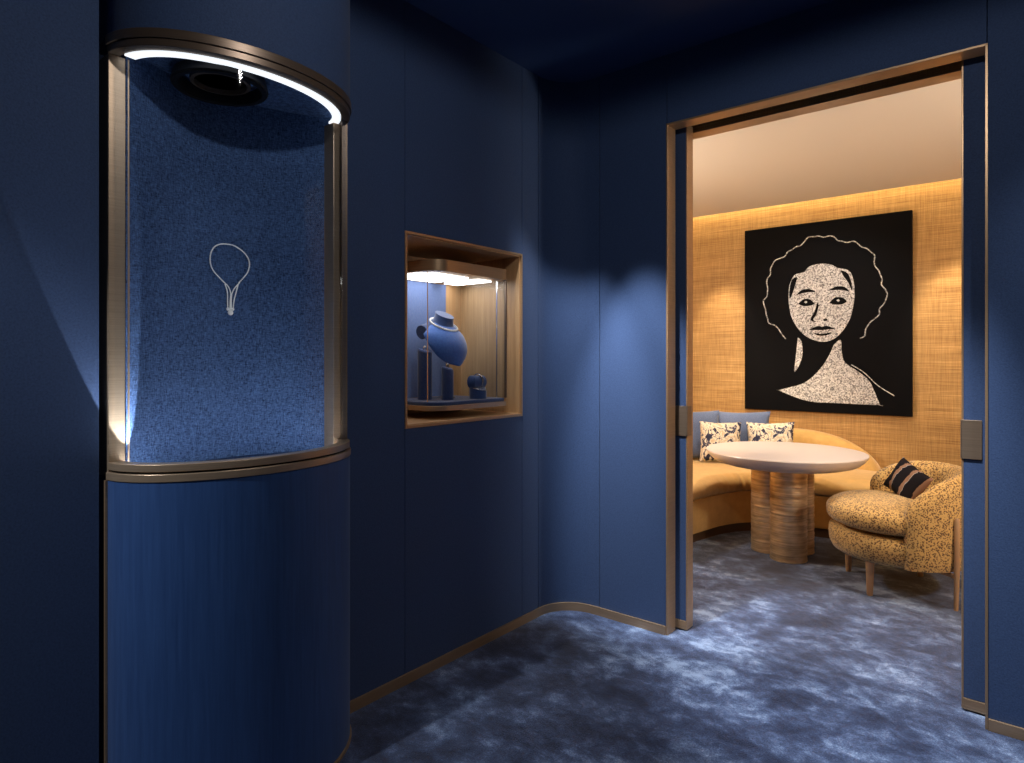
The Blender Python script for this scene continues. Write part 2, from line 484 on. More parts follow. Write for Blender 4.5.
# ------------------------------------------------------------------ curved display column
col = thing('display_column', 'curved blue display column with bronze rings and glazed niche', 'display cabinet', (XL, CY, 0))
def arcp(off, t0=0.0, t1=180.0, n=48):
    return [(XL + max(0.001, (CA + off)) * math.sin(math.radians(t0 + (t1 - t0) * k / n)), CY - (CB + off) * math.cos(math.radians(t0 + (t1 - t0) * k / n))) for k in range(n + 1)]
def half(off, xb=-2.26): return arcp(off) + [(xb, CY + CB + off), (xb, CY - CB - off)]
MB().prism(half(-0.003), 0.013, 1.046).build('lower_panel', 'lower', col, angle=25)
MB().prism(arcp(0.003) , 0.0, 0.012).build('foot_trim', 'bronze_warm', col, angle=25)
MB().prism(half(-0.003), 2.348, HC - 0.002).build('upper_panel', 'wall', col, angle=25)
for s in (-1, 1):
    y = CY + s * (CB + 0.0005)
    MB().box(XL - 0.01, XL + 0.006, y - 0.0035, y + 0.0035, 0.013, 1.045).build('edge_strip', 'bronze_warm', col, smooth=False)
MB().strip(arcp(0.0), arcp(-0.045), 1.046, 1.069).build('rail', 'bronze', col, bevel=0.0015, angle=25)
MB().strip(arcp(-0.012), arcp(-0.045), 1.0695, 1.0745).build('rail_groove', 'black', col, angle=25)
MB().strip(arcp(-0.004), arcp(-0.045), 1.075, 1.097).build('rail', 'bronze', col, bevel=0.0015, angle=25)
MB().prism(half(-0.046, -2.24) , 1.047, 1.052).build('niche_floor', 'denim', col, angle=25)
MB().strip(arcp(-0.018, 3, 159.8), arcp(-0.022, 3, 159.8), 1.0975, 2.2935).build('glass_pane', 'glass', col, angle=60)
# upper ring: two stepped bronze bands, hollow under
MB().strip(arcp(0.002), arcp(-0.040), 2.320, 2.347).build('upper_ring', 'bronze_dark', col, bevel=0.0015, angle=25)
MB().strip(arcp(-0.003), arcp(-0.036), 2.298, 2.319).build('upper_ring', 'bronze_dark', col, bevel=0.0015, angle=25)
MB().strip(arcp(-0.0365, 7, 173), arcp(-0.068, 7, 173), 2.294, 2.302).build('light_strip', 'led', col, angle=25)
MB().prism(arcp(-0.042) + [(-2.24, CY + 0.37), (-2.24, CY - 0.37)], 2.322, 2.330).build('niche_ceiling', 'denim', col, angle=25)
# jambs
MB().box(-2.20, -2.108, CY - 0.404, CY - 0.346, 1.054, 2.297).build('jamb', 'bronze', col, smooth=False, bevel=0.002)
MB().box(-2.215, -2.058, CY + 0.338, CY + 0.370, 1.054, 2.293).build('jamb', 'bronze', col, smooth=False, bevel=0.002)
MB().strip(arcp(-0.010, 160, 174), arcp(-0.030, 160, 174), 1.098, 2.297).build('glass_frame', 'bronze_dark', col, angle=40)
MB().strip(arcp(-0.050, 14, 152), arcp(-0.062, 14, 152), 1.053, 1.058).build('light_strip', 'led_low', col, angle=25)
# concave woven back
bp = [(-2.105 - 0.11 * math.sin(PI * k / 32), CY - 0.358 + 0.722 * k / 32) for k in range(33)]
bpb = [(x - 0.012, y) for x, y in bp]
MB().strip(bp, bpb, 1.053, 2.321).build('back_panel', 'denim', col, angle=40)

# black can light under the niche ceiling
sp = thing('recessed_spotlight', 'black round spotlight in the ceiling of the glazed display niche', 'light', (-2.05, 1.01, 2.272))
housing = MB().lathe([(0.138, 0.037), (0.145, 0.006), (0.141, 0.0), (0.124, 0.0), (0.120, 0.006), (0.116, 0.034), (0.116, 0.037)], (-2.05, 1.01, 2.272), 48, False)
housing = housing.build('housing', 'black', sp)
MB().lathe([(0.090, 0.030), (0.090, 0.018), (0.080, 0.016), (0.077, 0.030)], (-2.05, 1.01, 2.272), 40, True).build('lens_ring', 'bronze_dark', housing)

# racket-shaped diamond necklace pinned to the woven back
def panel_x(y): return -2.105 - 0.11 * math.sin(PI * (y - (CY - 0.358)) / 0.722) + 0.006
nl = thing('necklace', 'diamond necklace shaped like a racket on the blue woven back of the column', 'necklace', (-2.205, 1.12, 1.56))
loop = [(1.0988, 1.6697), (1.0802, 1.6862), (1.0619, 1.7047), (1.0519, 1.7239), (1.0492, 1.7461), (1.0537, 1.7692), (1.0664, 1.7889), (1.0871, 1.8004), (1.1105, 1.8036), (1.1342, 1.8022), (1.1535, 1.7937), (1.173, 1.7799), (1.1863, 1.7603), (1.1903, 1.7396), (1.1854, 1.7154), (1.173, 1.6954), (1.1535, 1.6725)]
pts = cr(loop, 5)
ch = MB()
for i, (y, z) in enumerate(pts): ch.ball((panel_x(y), y, z), 0.0028, 6, 4)
ch.tube([(panel_x(y), y, z) for y, z in pts], 0.0011, 5)
ch.build('chain', 'diamond', nl)
for st in ([(1.0988, 1.6697), (1.1152, 1.6551), (1.1237, 1.6328), (1.1223, 1.605), (1.1214, 1.5772)], [(1.1034, 1.6633), (1.1119, 1.6364), (1.1128, 1.6043), (1.1138, 1.5768)],
           [(1.1559, 1.6727), (1.1357, 1.6476), (1.1271, 1.6238), (1.1261, 1.5775)], [(1.1511, 1.6676), (1.1438, 1.639), (1.1357, 1.6059), (1.1328, 1.5779)]):
    MB().tube([(panel_x(y), y, z) for y, z in cr(st, 5)], 0.0021, 6).build('strand', 'diamond', nl)
pd = MB()
for y in (1.114, 1.1225, 1.131): pd.ball((panel_x(y), y, 1.576), 0.0062, 8, 6)
pend = pd.build('pendant', 'diamond', nl)
MB().ball((panel_x(1.1225) + 0.002, 1.1225, 1.5635), 0.0095, 10, 8).build('drop_stone', 'diamond', pend)

# ------------------------------------------------------------------ wall niche with the glass case
XB = -2.545
t = MB()
t.box(XB - 0.02, XL - 0.004, NY0 + 0.001, NY0 + 0.016, NZ0, NZ1); t.box(XB - 0.02, XL - 0.004, NY1 - 0.016, NY1 - 0.001, NZ0, NZ1)
t.box(XB - 0.02, XL - 0.004, NY0 + 0.016, NY1 - 0.016, NZ0, NZ0 + 0.015); t.box(XB - 0.02, XL - 0.004, NY0 + 0.016, NY1 - 0.016, NZ1 - 0.015, NZ1)
t.box(XB - 0.02, XB, NY0 + 0.016, NY1 - 0.016, NZ0 + 0.015, NZ1 - 0.015)
struct(t, 'trim_4', 'wood', 'honey wood lining of the square wall niche', smooth=False)
t = MB()
t.box(XL - 0.004, XL + 0.004, NY0 - 0.001, NY0 + 0.011, NZ0 - 0.001, NZ1 + 0.001); t.box(XL - 0.004, XL + 0.004, NY1 - 0.009, NY1 + 0.001, NZ0 - 0.001, NZ1 + 0.001)
t.box(XL - 0.004, XL + 0.004, NY0 + 0.011, NY1 - 0.009, NZ0 - 0.001, NZ0 + 0.011); t.box(XL - 0.004, XL + 0.004, NY0 + 0.011, NY1 - 0.009, NZ1 - 0.010, NZ1 + 0.001)
struct(t, 'trim_5', 'bronze_warm', 'thin bronze edging of the wall niche', smooth=False, bevel=0.001)

cx0, cx1, cy0, cy1 = XB + 0.004, -2.165, 2.075, 2.602
case = thing('display_case', 'lit glass jewellery case in the wood lined wall niche', 'display case', ((cx0 + cx1) / 2, (cy0 + cy1) / 2, 1.155))
def case_out(off, r0=0.10, r1=0.02):
    x0, x1, y0, y1 = cx0 + 0.001, cx1 - off, cy0 + off, cy1 - off
    r0 -= off; r1 = max(0.004, r1 - off)
    o = [(x0, y0)]
    o += [(x1 - r0 + r0 * math.sin(a), y0 + r0 - r0 * math.cos(a)) for a in [PI / 2 * k / 12 for k in range(13)]]
    o += [(x1 - r1 + r1 * math.cos(a), y1 - r1 + r1 * math.sin(a)) for a in [PI / 2 * k / 6 for k in range(7)]]
    o += [(x0, y1)]
    return o
MB().prism(case_out(0.0), 1.155, 1.178).build('base', 'bronze', case, angle=30, bevel=0.001)
MB().prism(case_out(0.012), 1.178, 1.196).build('base_pad', 'navy_velvet', case, angle=30, bevel=0.003)
MB().prism(case_out(0.0), 1.815, 1.870).build('top', 'bronze_warm', case, angle=30, bevel=0.001)
MB().prism([(cx0 + 0.03, cy0 + 0.03), (cx1 - 0.17, cy0 + 0.03), (cx1 - 0.10, cy0 + 0.075), (cx1 - 0.085, cy0 + 0.12), (cx1 - 0.095, 2.40), (cx0 + 0.03, 2.40)], 1.809, 1.815).build('panel_and_reflection', 'panel_light', case, smooth=False)
MB().box(cx0 + 0.03, cx1 - 0.095, 2.475, cy1 - 0.025, 1.809, 1.815).build('panel_and_reflection', 'panel_light', case, smooth=False)  # glowing slab standing for the first panel's reflection in the right glass
go = case_out(0.006)
gi = case_out(0.011)
MB().strip(go, gi, 1.197, 1.8145).build('glass_pane', 'glass', case, angle=60)
MB().box(cx1 - 0.016, cx1 - 0.004, cy1 - 0.010, cy1 - 0.002, 1.197, 1.8145).build('post', 'bronze_dark', case, smooth=False)
MB().box(cx1 - 0.075, cx1 - 0.069, cy1 - 0.007, cy1 - 0.003, 1.197, 1.8145).build('post', 'steel', case, smooth=False)
MB().box(cx1 - 0.062, cx1 - 0.059, cy0 + 0.0075, cy0 + 0.0105, 1.197, 1.8145).build('post', 'steel', case, smooth=False)
MB().box(cx0 + 0.001, cx0 + 0.012, cy0 - 0.0, 2.505, 1.198, 1.808).build('back_panel', 'case_blue', case, smooth=False)

# necklace bust on a slim post
bust = thing('necklace_bust', 'royal blue velvet necklace bust in the lit glass case', 'bust', (-2.36, 2.342, 1.197))
def bust_pt(a, tt, back):
    # tt 0 at neck .. 1 at tip; a -1..1 across
    z = 0.405 - 0.228 * tt
    wd = 0.045 + (0.140 - 0.045) * min(1, tt / 0.30) ** 0.8 if tt < 0.30 else 0.140 * max(0.0, 1 - ((tt - 0.30) / 0.70) ** 2.3) ** 0.62
    y = wd * a
    x = 0.005 + 0.110 * math.sin(min(1.0, tt * 1.0 + 0.10) * PI * 0.62) - 0.55 * wd * a * a
    if back: x -= 0.022 * (1 - a * a * 0.75) * (1 - tt * 0.6) + 0.003
    return (-2.385 + x + 0.012 * tt, 2.342 + y, 1.197 + z - 0.01)
rings = []
for i in range(25):
    tt = 0.001 + 0.997 * i / 24
    A = [-1 + 2 * k / 20 for k in range(21)]
    rings.append([bust_pt(a, tt, False) for a in A] + [bust_pt(a, tt, True) for a in A[::-1]])
MB().loft(rings).build('bib', 'bust_velvet', bust, angle=50)
nk = []
for i in range(9):
    f = i / 8
    r = 0.062 - 0.012 * math.sin(f * PI * 0.6)
    c0 = Vector((-2.385 + 0.012 * f, 2.342, 1.572 + 0.056 * f))
    nk.append([(c0.x + 0.9 * r * math.cos(2 * PI * k / 28), c0.y + r * math.sin(2 * PI * k / 28), c0.z + 0.45 * r * -math.cos(2 * PI * k / 28)) for k in range(28)])
MB().loft(nk).build('neck', 'navy_velvet', bust, angle=50)
MB().tube([(-2.42, 2.225, 1.535), (-2.425, 2.27, 1.545), (-2.425, 2.39, 1.545), (-2.42, 2.435, 1.535)], [0.036, 0.040, 0.040, 0.036], 20).build('shoulder_roll', 'navy_velvet', bust)
MB().tube([(-2.40, 2.395, 1.200), (-2.40, 2.39, 1.40), (-2.405, 2.36, 1.53)], 0.008, 10).build('stem', 'bronze_dark', bust)
MB().lathe([(0.035, 0.0), (0.035, 0.006), (0.01, 0.009)], (-2.40, 2.395, 1.1965), 24).build('foot', 'bronze_dark', bust)

pn = thing('pearl_necklace', 'short string of pale pearls round the neck of the blue bust', 'necklace', (-2.385, 2.342, 1.56))
ps = MB(); npl = 44
pp = []
for k in range(npl):
    a = 2 * PI * k / npl
    x = -2.380 + 0.066 * math.cos(a); y = 2.342 + 0.0735 * math.sin(a)
    z = 1.578 - 0.034 * math.cos(a)
    pp.append((x, y, z)); ps.ball((x, y, z), 0.0056, 8, 5)
ps.build('pearls', 'pearl', pn)
MB().ball((pp[npl // 2][0] - 0.002, pp[npl // 2][1], pp[npl // 2][2]), 0.0075, 8, 6, (0.8, 1.3, 0.8)).build('clasp', 'gold', pn)

def slanted_post(name, x, y, r, h, label, ringlabel):
    o = thing(name, label, 'stand', (x, y, 1.197), 0, 'ring posts in the glass case')
    n = 32; rings = []
    for z, rr in ((0, r), (h * 0.5, r), (h - 0.004, r), (h, r - 0.004)):
        rings.append([(x + rr * math.cos(2 * PI * k / n), y + rr * math.sin(2 * PI * k / n),
                       1.197 + z + (0 if z < h * 0.9 else -0.30 * rr * math.cos(2 * PI * k / n - 0.3))) for k in range(n)])
    MB().loft(rings).build('post', 'navy_velvet', o, angle=40)
    cap = [[(x + rr * math.cos(2 * PI * k / n), y + rr * math.sin(2 * PI * k / n), 1.197 + h + dz - 0.30 * rr * math.cos(2 * PI * k / n - 0.3)) for k in range(n)] for rr, dz in ((r - 0.005, 0.0), (r - 0.005, 0.002))]
    MB().loft(cap).build('top_pad', 'bust_velvet', o, angle=40)
    rg = thing('ring', ringlabel, 'ring', (x, y, 1.197 + h + 0.003), 0, 'rings on the posts')
    MB().tube([(x + 0.0 + 0.003 * math.sin(0), y + 0.010 * math.cos(2 * PI * k / 20), 1.197 + h + 0.008 + 0.010 * math.sin(2 * PI * k / 20)) for k in range(20)], 0.0016, 6, True).build('band', 'gold', rg)
    MB().ball((x, y, 1.197 + h + 0.0205), 0.0048, 8, 6).build('stone', 'diamond', rg)
slanted_post('ring_stand', -2.385, 2.215, 0.036, 0.245, 'tall navy velvet ring post with slanted top in the case', 'small ring on the taller navy post in the case')
slanted_post('ring_stand', -2.285, 2.275, 0.030, 0.158, 'short navy velvet ring post below the tip of the bust', 'small ring on the shorter navy post in the case')

bs = thing('bracelet_stand', 'small navy velvet block with a rolled pad at the right of the case', 'stand', (-2.235, 2.445, 1.197))
def bpt(a): return (-2.235 + 0.044 * math.cos(a), 2.445 + 0.044 * math.sin(a))
n = 32
MB().loft([[(*bpt(2 * PI * k / n), 1.197 + (z if z < 0.03 else z - 0.014 * math.cos(2 * PI * k / n))) for k in range(n)] for z in (0, 0.02, 0.054, 0.058)]).build('block', 'navy_velvet', bs, angle=40)
MB().tube([(-2.255, 2.412, 1.283), (-2.235, 2.415, 1.283), (-2.235, 2.438, 1.283)], 0.033, 20).build('roll', 'navy_velvet', bs)
MB().tube([(-2.235, 2.448, 1.283), (-2.235, 2.476, 1.283)], 0.033, 20).build('roll', 'navy_velvet', bs)
br = thing('bracelet', 'thin pale metal bangle between the rolls of the small stand in the case', 'bracelet', (-2.235, 2.443, 1.283))
MB().tube([(-2.235 + 0.0365 * math.cos(2 * PI * k / 36), 2.443, 1.287 + 0.0365 * math.sin(2 * PI * k / 36)) for k in range(36)], 0.0028, 8, True).build('band', 'steel', br)
tag(MB().tube([(-2.235 + 0.043 * math.cos(a), 2.445 + 0.043 * math.sin(a), 1.197 + 0.058 - 0.014 * math.cos(a)) for a in [2 * PI * k / 36 for k in range(36)]], 0.0028, 8, True).build('bracelet', 'steel'),
    'thin silver bangle lying round the top of the small navy block in the case', 'bracelet')

# ------------------------------------------------------------------ picture
PX0, PX1, PZ0, PZ1 = -2.216, -0.824, 0.918, 2.643
YF = YW - 0.045
pic = thing('picture', 'large black picture with a white grainy portrait of a woman on the golden wall', 'picture', ((PX0 + PX1) / 2, YF, PZ0))
MB().box(PX0, PX1, YF, YW - 0.002, PZ0, PZ1).build('panel', 'art_black', pic, smooth=False, bevel=0.003)
def P2(x, y):
    x, y = 0.495 + (x - 0.495) * 1.10, 0.03 + (y - 0.03) * 0.985
    return (PX0 + x * (PX1 - PX0), PZ1 - y * (PZ1 - PZ0))
def flat(polys, name, mat, d0, d1, smoothn=4):
    m = MB()
    for poly in polys:
        q = cr(list(poly) + [poly[0]], smoothn)[:-1] if smoothn else poly
        q = [P2(*p) for p in q]; k = len(q)
        m.add([(x, YF - d0, z) for x, z in q] + [(x, YF - d1, z) for x, z in q],
              [tuple(range(k)), tuple(range(k, 2 * k))[::-1]] + [(i, (i + 1) % k, k + (i + 1) % k, k + i) for i in range(k)])
    o = m.build(name, mat, pic, smooth=False)
    return o
face = [(.315, .33), (.345, .275), (.40, .262), (.43, .235), (.49, .225), (.55, .235), (.585, .255), (.645, .275), (.668, .335), (.672, .41), (.662, .475), (.645, .53), (.61, .585), (.565, .625), (.51, .640), (.455, .63), (.40, .60), (.355, .55), (.325, .49), (.312, .41)]
neck = [(.565, .655), (.60, .632), (.606, .70), (.625, .752), (.69, .795), (.745, .84), (.775, .90), (.80, .962), (.80, .964), (.60, .962), (.42, .957), (.255, .905), (.255, .902), (.32, .885), (.40, .86), (.47, .805), (.525, .735)]
nleft = [(.365, .615), (.385, .635), (.392, .70), (.375, .76), (.345, .80), (.352, .73)]
for pn_, pt_ in (('face', face), ('neck_and_shoulder', neck), ('neck_highlight', nleft)):
    flat([pt_], pn_, 'stones', 0.0, 0.004)
feats = [
    [(.355, .385), (.385, .360), (.43, .356), (.465, .372), (.43, .372), (.39, .376)],                 # brow
    [(.535, .370), (.575, .352), (.62, .356), (.645, .382), (.61, .372), (.57, .370)],                 # brow
    [(.368, .432), (.395, .410), (.43, .410), (.458, .436), (.425, .446), (.392, .444)],               # eye
    [(.540, .436), (.568, .410), (.605, .410), (.632, .432), (.605, .446), (.570, .446)],              # eye
    [(.474, .43), (.482, .45), (.468, .495), (.452, .520), (.470, .532), (.448, .530), (.438, .515), (.458, .48)],   # nose side
    [(.505, .522), (.522, .516), (.530, .526), (.514, .531)],                                          # nostril
    [(.425, .575), (.455, .562), (.485, .556), (.50, .561), (.518, .556), (.545, .562), (.575, .575), (.545, .574), (.50, .578), (.455, .576)],  # upper lip
    [(.450, .590), (.50, .598), (.552, .590), (.525, .606), (.478, .606)],                             # under lip
    [(.33, .30), (.36, .285), (.35, .33), (.332, .38), (.318, .40), (.318, .35)],                      # hair lock
    [(.60, .268), (.635, .285), (.655, .33), (.66, .38), (.64, .335), (.615, .30)],
]
for fn, ft in zip(('brow', 'brow', 'eye', 'eye', 'nose_shadow', 'nostril', 'lip', 'lip', 'hair_lock', 'hair_lock'), feats):
    flat([ft], fn, 'art_black', 0.004, 0.0065)
for gl in ([(.402, .424), (.412, .418), (.42, .426), (.411, .433)], [(.578, .424), (.588, .418), (.597, .426), (.588, .433)]):
    flat([gl], 'eye_glint', 'stones', 0.0065, 0.008, 0)
hair = []
for k in range(60):
    a = math.radians(128 + 284 * k / 59)
    rx, rz = 0.325, 0.300
    wv = 1 + 0.035 * math.sin(7 * a + 0.6) + 0.022 * math.sin(17 * a) + 0.012 * math.sin(31 * a + 1)
    hair.append((.495 + rx * wv * math.cos(a), .385 + rz * wv * math.sin(a) * 1.0))
hp = []
for x, y in cr(hair, 3):
    X, Z = P2(x, y); hp.append((X, YF - 0.002, Z))
MB().tube(hp, 0.0052, 6).build('hair_outline', 'stones', pic)
sh = [(X, YF - 0.002, Z) for X, Z in [P2(*p) for p in cr([(.655, .76), (.72, .80), (.79, .865), (.87, .915)], 8)]]
MB().tube(sh, 0.0040, 6).build('shoulder_outline', 'stones', pic)

# ------------------------------------------------------------------ curved banquette sofa
sofa = thing('sofa', 'curved gold velvet banquette sofa under the picture', 'sofa', (-1.9, 5.7, 0))
front = [(-0.99, 5.42), (-1.20, 5.40), (-1.45, 5.37), (-1.66, 5.33), (-1.83, 5.20), (-1.93, 5.00), (-1.98, 4.75), (-2.02, 4.45), (-2.06, 4.10)]
rear = [(-1.04, 6.10), (-1.25, 6.12), (-1.50, 6.12), (-1.85, 6.10), (-2.35, 6.02), (-2.66, 5.70), (-2.78, 5.20), (-2.82, 4.70), (-2.84, 4.10)]
N = 9
F = cr(front, N); Rr = cr(rear, N); n = len(F)
def lerp(a, b, t): return (a[0] + (b[0] - a[0]) * t, a[1] + (b[1] - a[1]) * t)
def sweep(prof, name, mat, ends=0.0, ripple=0.0, parent=sofa, sub=0):
    rings = []
    for i in range(n):
        ring = []
        for (d, z) in prof:            # d: distance in metres behind the front edge (<=1: fraction flag as tuple)
            L = math.hypot(Rr[i][0] - F[i][0], Rr[i][1] - F[i][1])
            t = d if isinstance(d, float) and abs(d) <= 0 else d / L if d < 50 else (d - 100)
            p = lerp(F[i], Rr[i], t)
            rp = 0.0
            if ripple and d < 0.12:
                s = i / (n - 1); k = max(0.0, 1 - abs(s - 0.52) / 0.22)
                rp = ripple * k * math.sin(i * 2.35)
                q = lerp(F[i], Rr[i], t + rp / L); p = q
            ring.append((p[0], p[1], z))
        rings.append(ring)
    # closed right end is pulled in for rounding
    return rings
def rounded_end(rings, depth, steps=5, axis=Vector((1, 0, 0))):
    """puffs the first ring out along +x with shrinking copies, so the free end is rounded"""
    base = rings[0]; c = Vector((sum(p[0] for p in base) / len(base), sum(p[1] for p in base) / len(base), sum(p[2] for p in base) / len(base)))
    ext = []
    for k in range(steps, 0, -1):
        a = PI / 2 * k / steps
        sc = max(0.80, 1 - 0.20 * (1 - math.cos(a))) if k < steps else 0.78
        ext.append([tuple(c + (Vector(p) - c) * sc + axis * depth * math.sin(a)) for p in base])
    return ext + rings
seat = [(0.02, 0.335), (-0.012, 0.35), (-0.030, 0.39), (-0.022, 0.43), (0.02, 0.462), (0.10, 0.478), (0.25, 0.486), (0.45, 0.482), (100.90, 0.470), (100.90, 0.335)]
MB().loft(rounded_end(sweep(seat, 'seat', 'velvet_gold', ripple=0.012), 0.03)).build('seat_cushion', 'velvet_gold', sofa, angle=50)
basep = [(0.03, 0.075), (0.015, 0.20), (0.02, 0.330), (100.92, 0.330), (100.92, 0.075)]
MB().loft(sweep(basep, 'b', '')).build('seat_base', 'velvet_gold', sofa, angle=40)
pl = [(0.055, 0.0), (0.055, 0.073), (100.90, 0.073), (100.90, 0.0)]
MB().loft(sweep(pl, 'p', '')).build('plinth', 'plinth', sofa, angle=40)
# back: rounded bolster following the rear curve, sloping down to the free end
rings = []
Rb = cr(rear, 14); nb = len(Rb)
dist = 0.0
for i in range(nb):
    if i: dist += math.hypot(Rb[i][0] - Rb[i - 1][0], Rb[i][1] - Rb[i - 1][1])
    a = Vector(Rb[max(i - 1, 0)]); b = Vector(Rb[min(i + 1, nb - 1)]); tdir = (b - a).normalized(); nr = Vector((tdir.y, -tdir.x))  # towards the wall
    p = Vector(Rb[i])
    u_ = min(1.0, (dist + 0.015) / 0.72)
    h = 0.34 + 0.43 * (1 - (1 - u_) ** 2.2) ** (1 / 2.2)
    if nr.dot(Vector((-1.6, 5.0)) - p) > 0: nr = -nr
    thk = 0.17
    prof = [(-0.06, 0.10), (-0.065, h - 0.16), (-0.05, h - 0.07), (-0.01, h - 0.02), (0.05, h), (0.11, h - 0.02), (0.15, h - 0.06), (thk, h - 0.12), (thk, 0.10)]
    rings.append([(p.x + nr.x * d, p.y + nr.y * d, max(z, 0.1)) for d, z in prof])
MB().loft(rounded_end(rings, 0.05)).build('backrest', 'velvet_gold', sofa, angle=50)

# ------------------------------------------------------------------ pillows
def pillow_mb(wd, ht, th, n=22):
    m = MB(); idx = {}
    vs = []; fs = []
    for side in (1, -1):
        for j in range(n + 1):
            for i in range(n + 1):
                u = -1 + 2 * i / n; v = -1 + 2 * j / n
                pin = 1 - 0.075 * (1 - abs(u) ** 2) * abs(v) ** 3; pin2 = 1 - 0.075 * (1 - abs(v) ** 2) * abs(u) ** 3
                d = th * 0.5 * max(0.0, (1 - abs(u) ** 2.6) * (1 - abs(v) ** 2.6)) ** 0.55
                vs.append((u * wd / 2 * pin2, side * d + 0.004 * math.sin(5 * u + 3 * v), v * ht / 2 * pin))
    k = (n + 1) ** 2
    for s in range(2):
        for j in range(n):
            for i in range(n):
                a = s * k + j * (n + 1) + i
                fs.append((a, a + 1, a + n + 2, a + n + 1) if s == 0 else (a + n + 1, a + n + 2, a + 1, a))
    return m.add(vs, fs)
def pillow(name, c, wd, ht, th, rz, tilt, roll, mat, label, group=None):
    m = pillow_mb(wd, ht, th)
    o = m.build(name, mat, local=True, angle=80, merge=True)
    o.location = c
    o.rotation_euler = (Matrix.Rotation(rz, 3, 'Z') @ Matrix.Rotation(tilt, 3, 'X') @ Matrix.Rotation(roll, 3, 'Y')).to_euler()
    return tag(o, label, 'pillow', group)
rd = math.radians
pillow('pillow', (-2.47, 5.66, 0.70), 0.50, 0.46, 0.15, rd(40), rd(-14), 0, 'denim_pillow', 'slate blue pillow at the far left beside the door edge', 'slate blue pillows on the sofa')
pillow('pillow', (-2.12, 5.90, 0.705), 0.50, 0.44, 0.15, rd(8), rd(-13), rd(-2), 'denim_pillow', 'slate blue pillow between the two floral pillows', 'slate blue pillows on the sofa')
pillow('pillow', (-2.20, 5.60, 0.665), 0.36, 0.36, 0.13, rd(24), rd(-12), 0, 'floral', 'white floral pillow in front of the left slate blue pillow', 'floral pillows on the sofa')
pillow('pillow', (-1.83, 5.80, 0.665), 0.40, 0.37, 0.13, rd(10), rd(-14), rd(-3), 'floral', 'white floral pillow right of both slate blue pillows', 'floral pillows on the sofa')

# ------------------------------------------------------------------ round table
def cam(l, d): return (0.7727 * l - 0.6347 * d, 0.6347 * l + 0.7727 * d)
tx, ty = cam(1.955, 4.62)
tab = thing('round_table', 'round cream table on three rippled brass columns', 'table', (tx, ty, 0))
MB().lathe([(0.34, 0.643), (0.42, 0.650), (0.478, 0.668), (0.514, 0.698), (0.533, 0.724), (0.537, 0.736), (0.534, 0.741), (0.515, 0.742)], (tx, ty, 0), 96).build('tabletop', 'tabletop', tab, angle=40)
for l, d in ((1.939, 4.51), (1.887, 4.73), (2.077, 4.70)):
    x, y = cam(l, d)
    prof = [(0.121, 0.0), (0.123, 0.004)] + [(0.121 + 0.0012 * math.sin(k * 2.1) + 0.0008 * math.sin(k * 5.3), 0.008 + 0.634 * k / 60) for k in range(61)]
    MB().lathe(prof, (x, y, 0.0), 48).build('column', 'brass', tab, angle=60)

# ------------------------------------------------------------------ barrel armchair
ax, ay = cam(2.375, 3.98)
arm = thing('armchair', 'round leopard patterned barrel armchair with oak legs', 'armchair', (ax, ay, 0), rd(-152))
def R3(p): return p
basep = [(0.27, 0.198), (0.325, 0.202), (0.352, 0.222), (0.370, 0.26), (0.374, 0.31), (0.370, 0.350), (0.357, 0.362)]
MB().lathe(basep, (0, 0, 0), 64).build('seat_base', 'leopard', arm, local=True, angle=60)
# cushion
def cush_R(t):
    c_ = math.cos(t)
    f = 1 / (1 + math.exp(-(c_ - 0.02) * 14))
    return 0.312 + (0.388 - 0.312) * f
rings = []
nn = 64
for j in range(17):
    ps_ = -PI / 2 + PI * j / 16
    rr = max(0.0, math.cos(ps_)) ** 0.42
    zz = math.copysign(abs(math.sin(ps_)) ** 0.75, math.sin(ps_))
    rr = max(rr, 0.02)
    rings.append([(cush_R(2 * PI * k / nn) * rr * math.cos(2 * PI * k / nn), cush_R(2 * PI * k / nn) * rr * math.sin(2 * PI * k / nn),
                   0.447 + (0.082 if zz < 0 else 0.092 + 0.018 * (1 - rr)) * zz) for k in range(nn)])
MB().loft(rings).build('seat_cushion', 'leopard', arm, local=True, angle=70)
# wrap-around back
rings = []; HA = 103
for i in range(73):
    ph = -HA + (2 * HA - 8) * i / 72
    th = rd(180 + ph)
    h = 0.748 - 0.195 * (abs(ph) / HA) ** 4.0
    e = min(1.0, (HA - (abs(ph) if ph < 0 else ph + 8)) / 9.0); e = math.sqrt(max(0.0, 1 - (1 - e) ** 2))
    Ro, Ri = 0.402, 0.308; mid = (Ro + Ri) / 2; hw = (Ro - Ri) / 2 * max(e, 0.06)
    o_, i_ = mid + hw, mid - hw
    hh = h - 0.03 * (1 - e)
    prof = [(mid - 0.3 * hw, 0.204), (o_ - 0.25 * hw, 0.206), (o_ - 0.06 * hw, 0.235), (o_, 0.30), (o_ + 0.006, 0.45), (o_ + 0.006, hh - 0.07), (o_ - 0.25 * hw, hh - 0.022), (mid, hh), (i_ + 0.3 * hw, hh - 0.018), (i_, hh - 0.06), (i_, 0.40), (i_, 0.24)]
    rings.append([(r * math.cos(th), r * math.sin(th), z) for r, z in prof])
MB().loft(rings).build('backrest', 'leopard', arm, local=True, angle=60)
for a in (45, 312, 224):
    x, y = 0.305 * math.cos(rd(a)), 0.305 * math.sin(rd(a))
    MB().lathe([(0.014, 0.0), (0.016, 0.004), (0.024, 0.205)], (x, y, 0.0), 20).build('leg', 'wood_leg', arm, local=True)
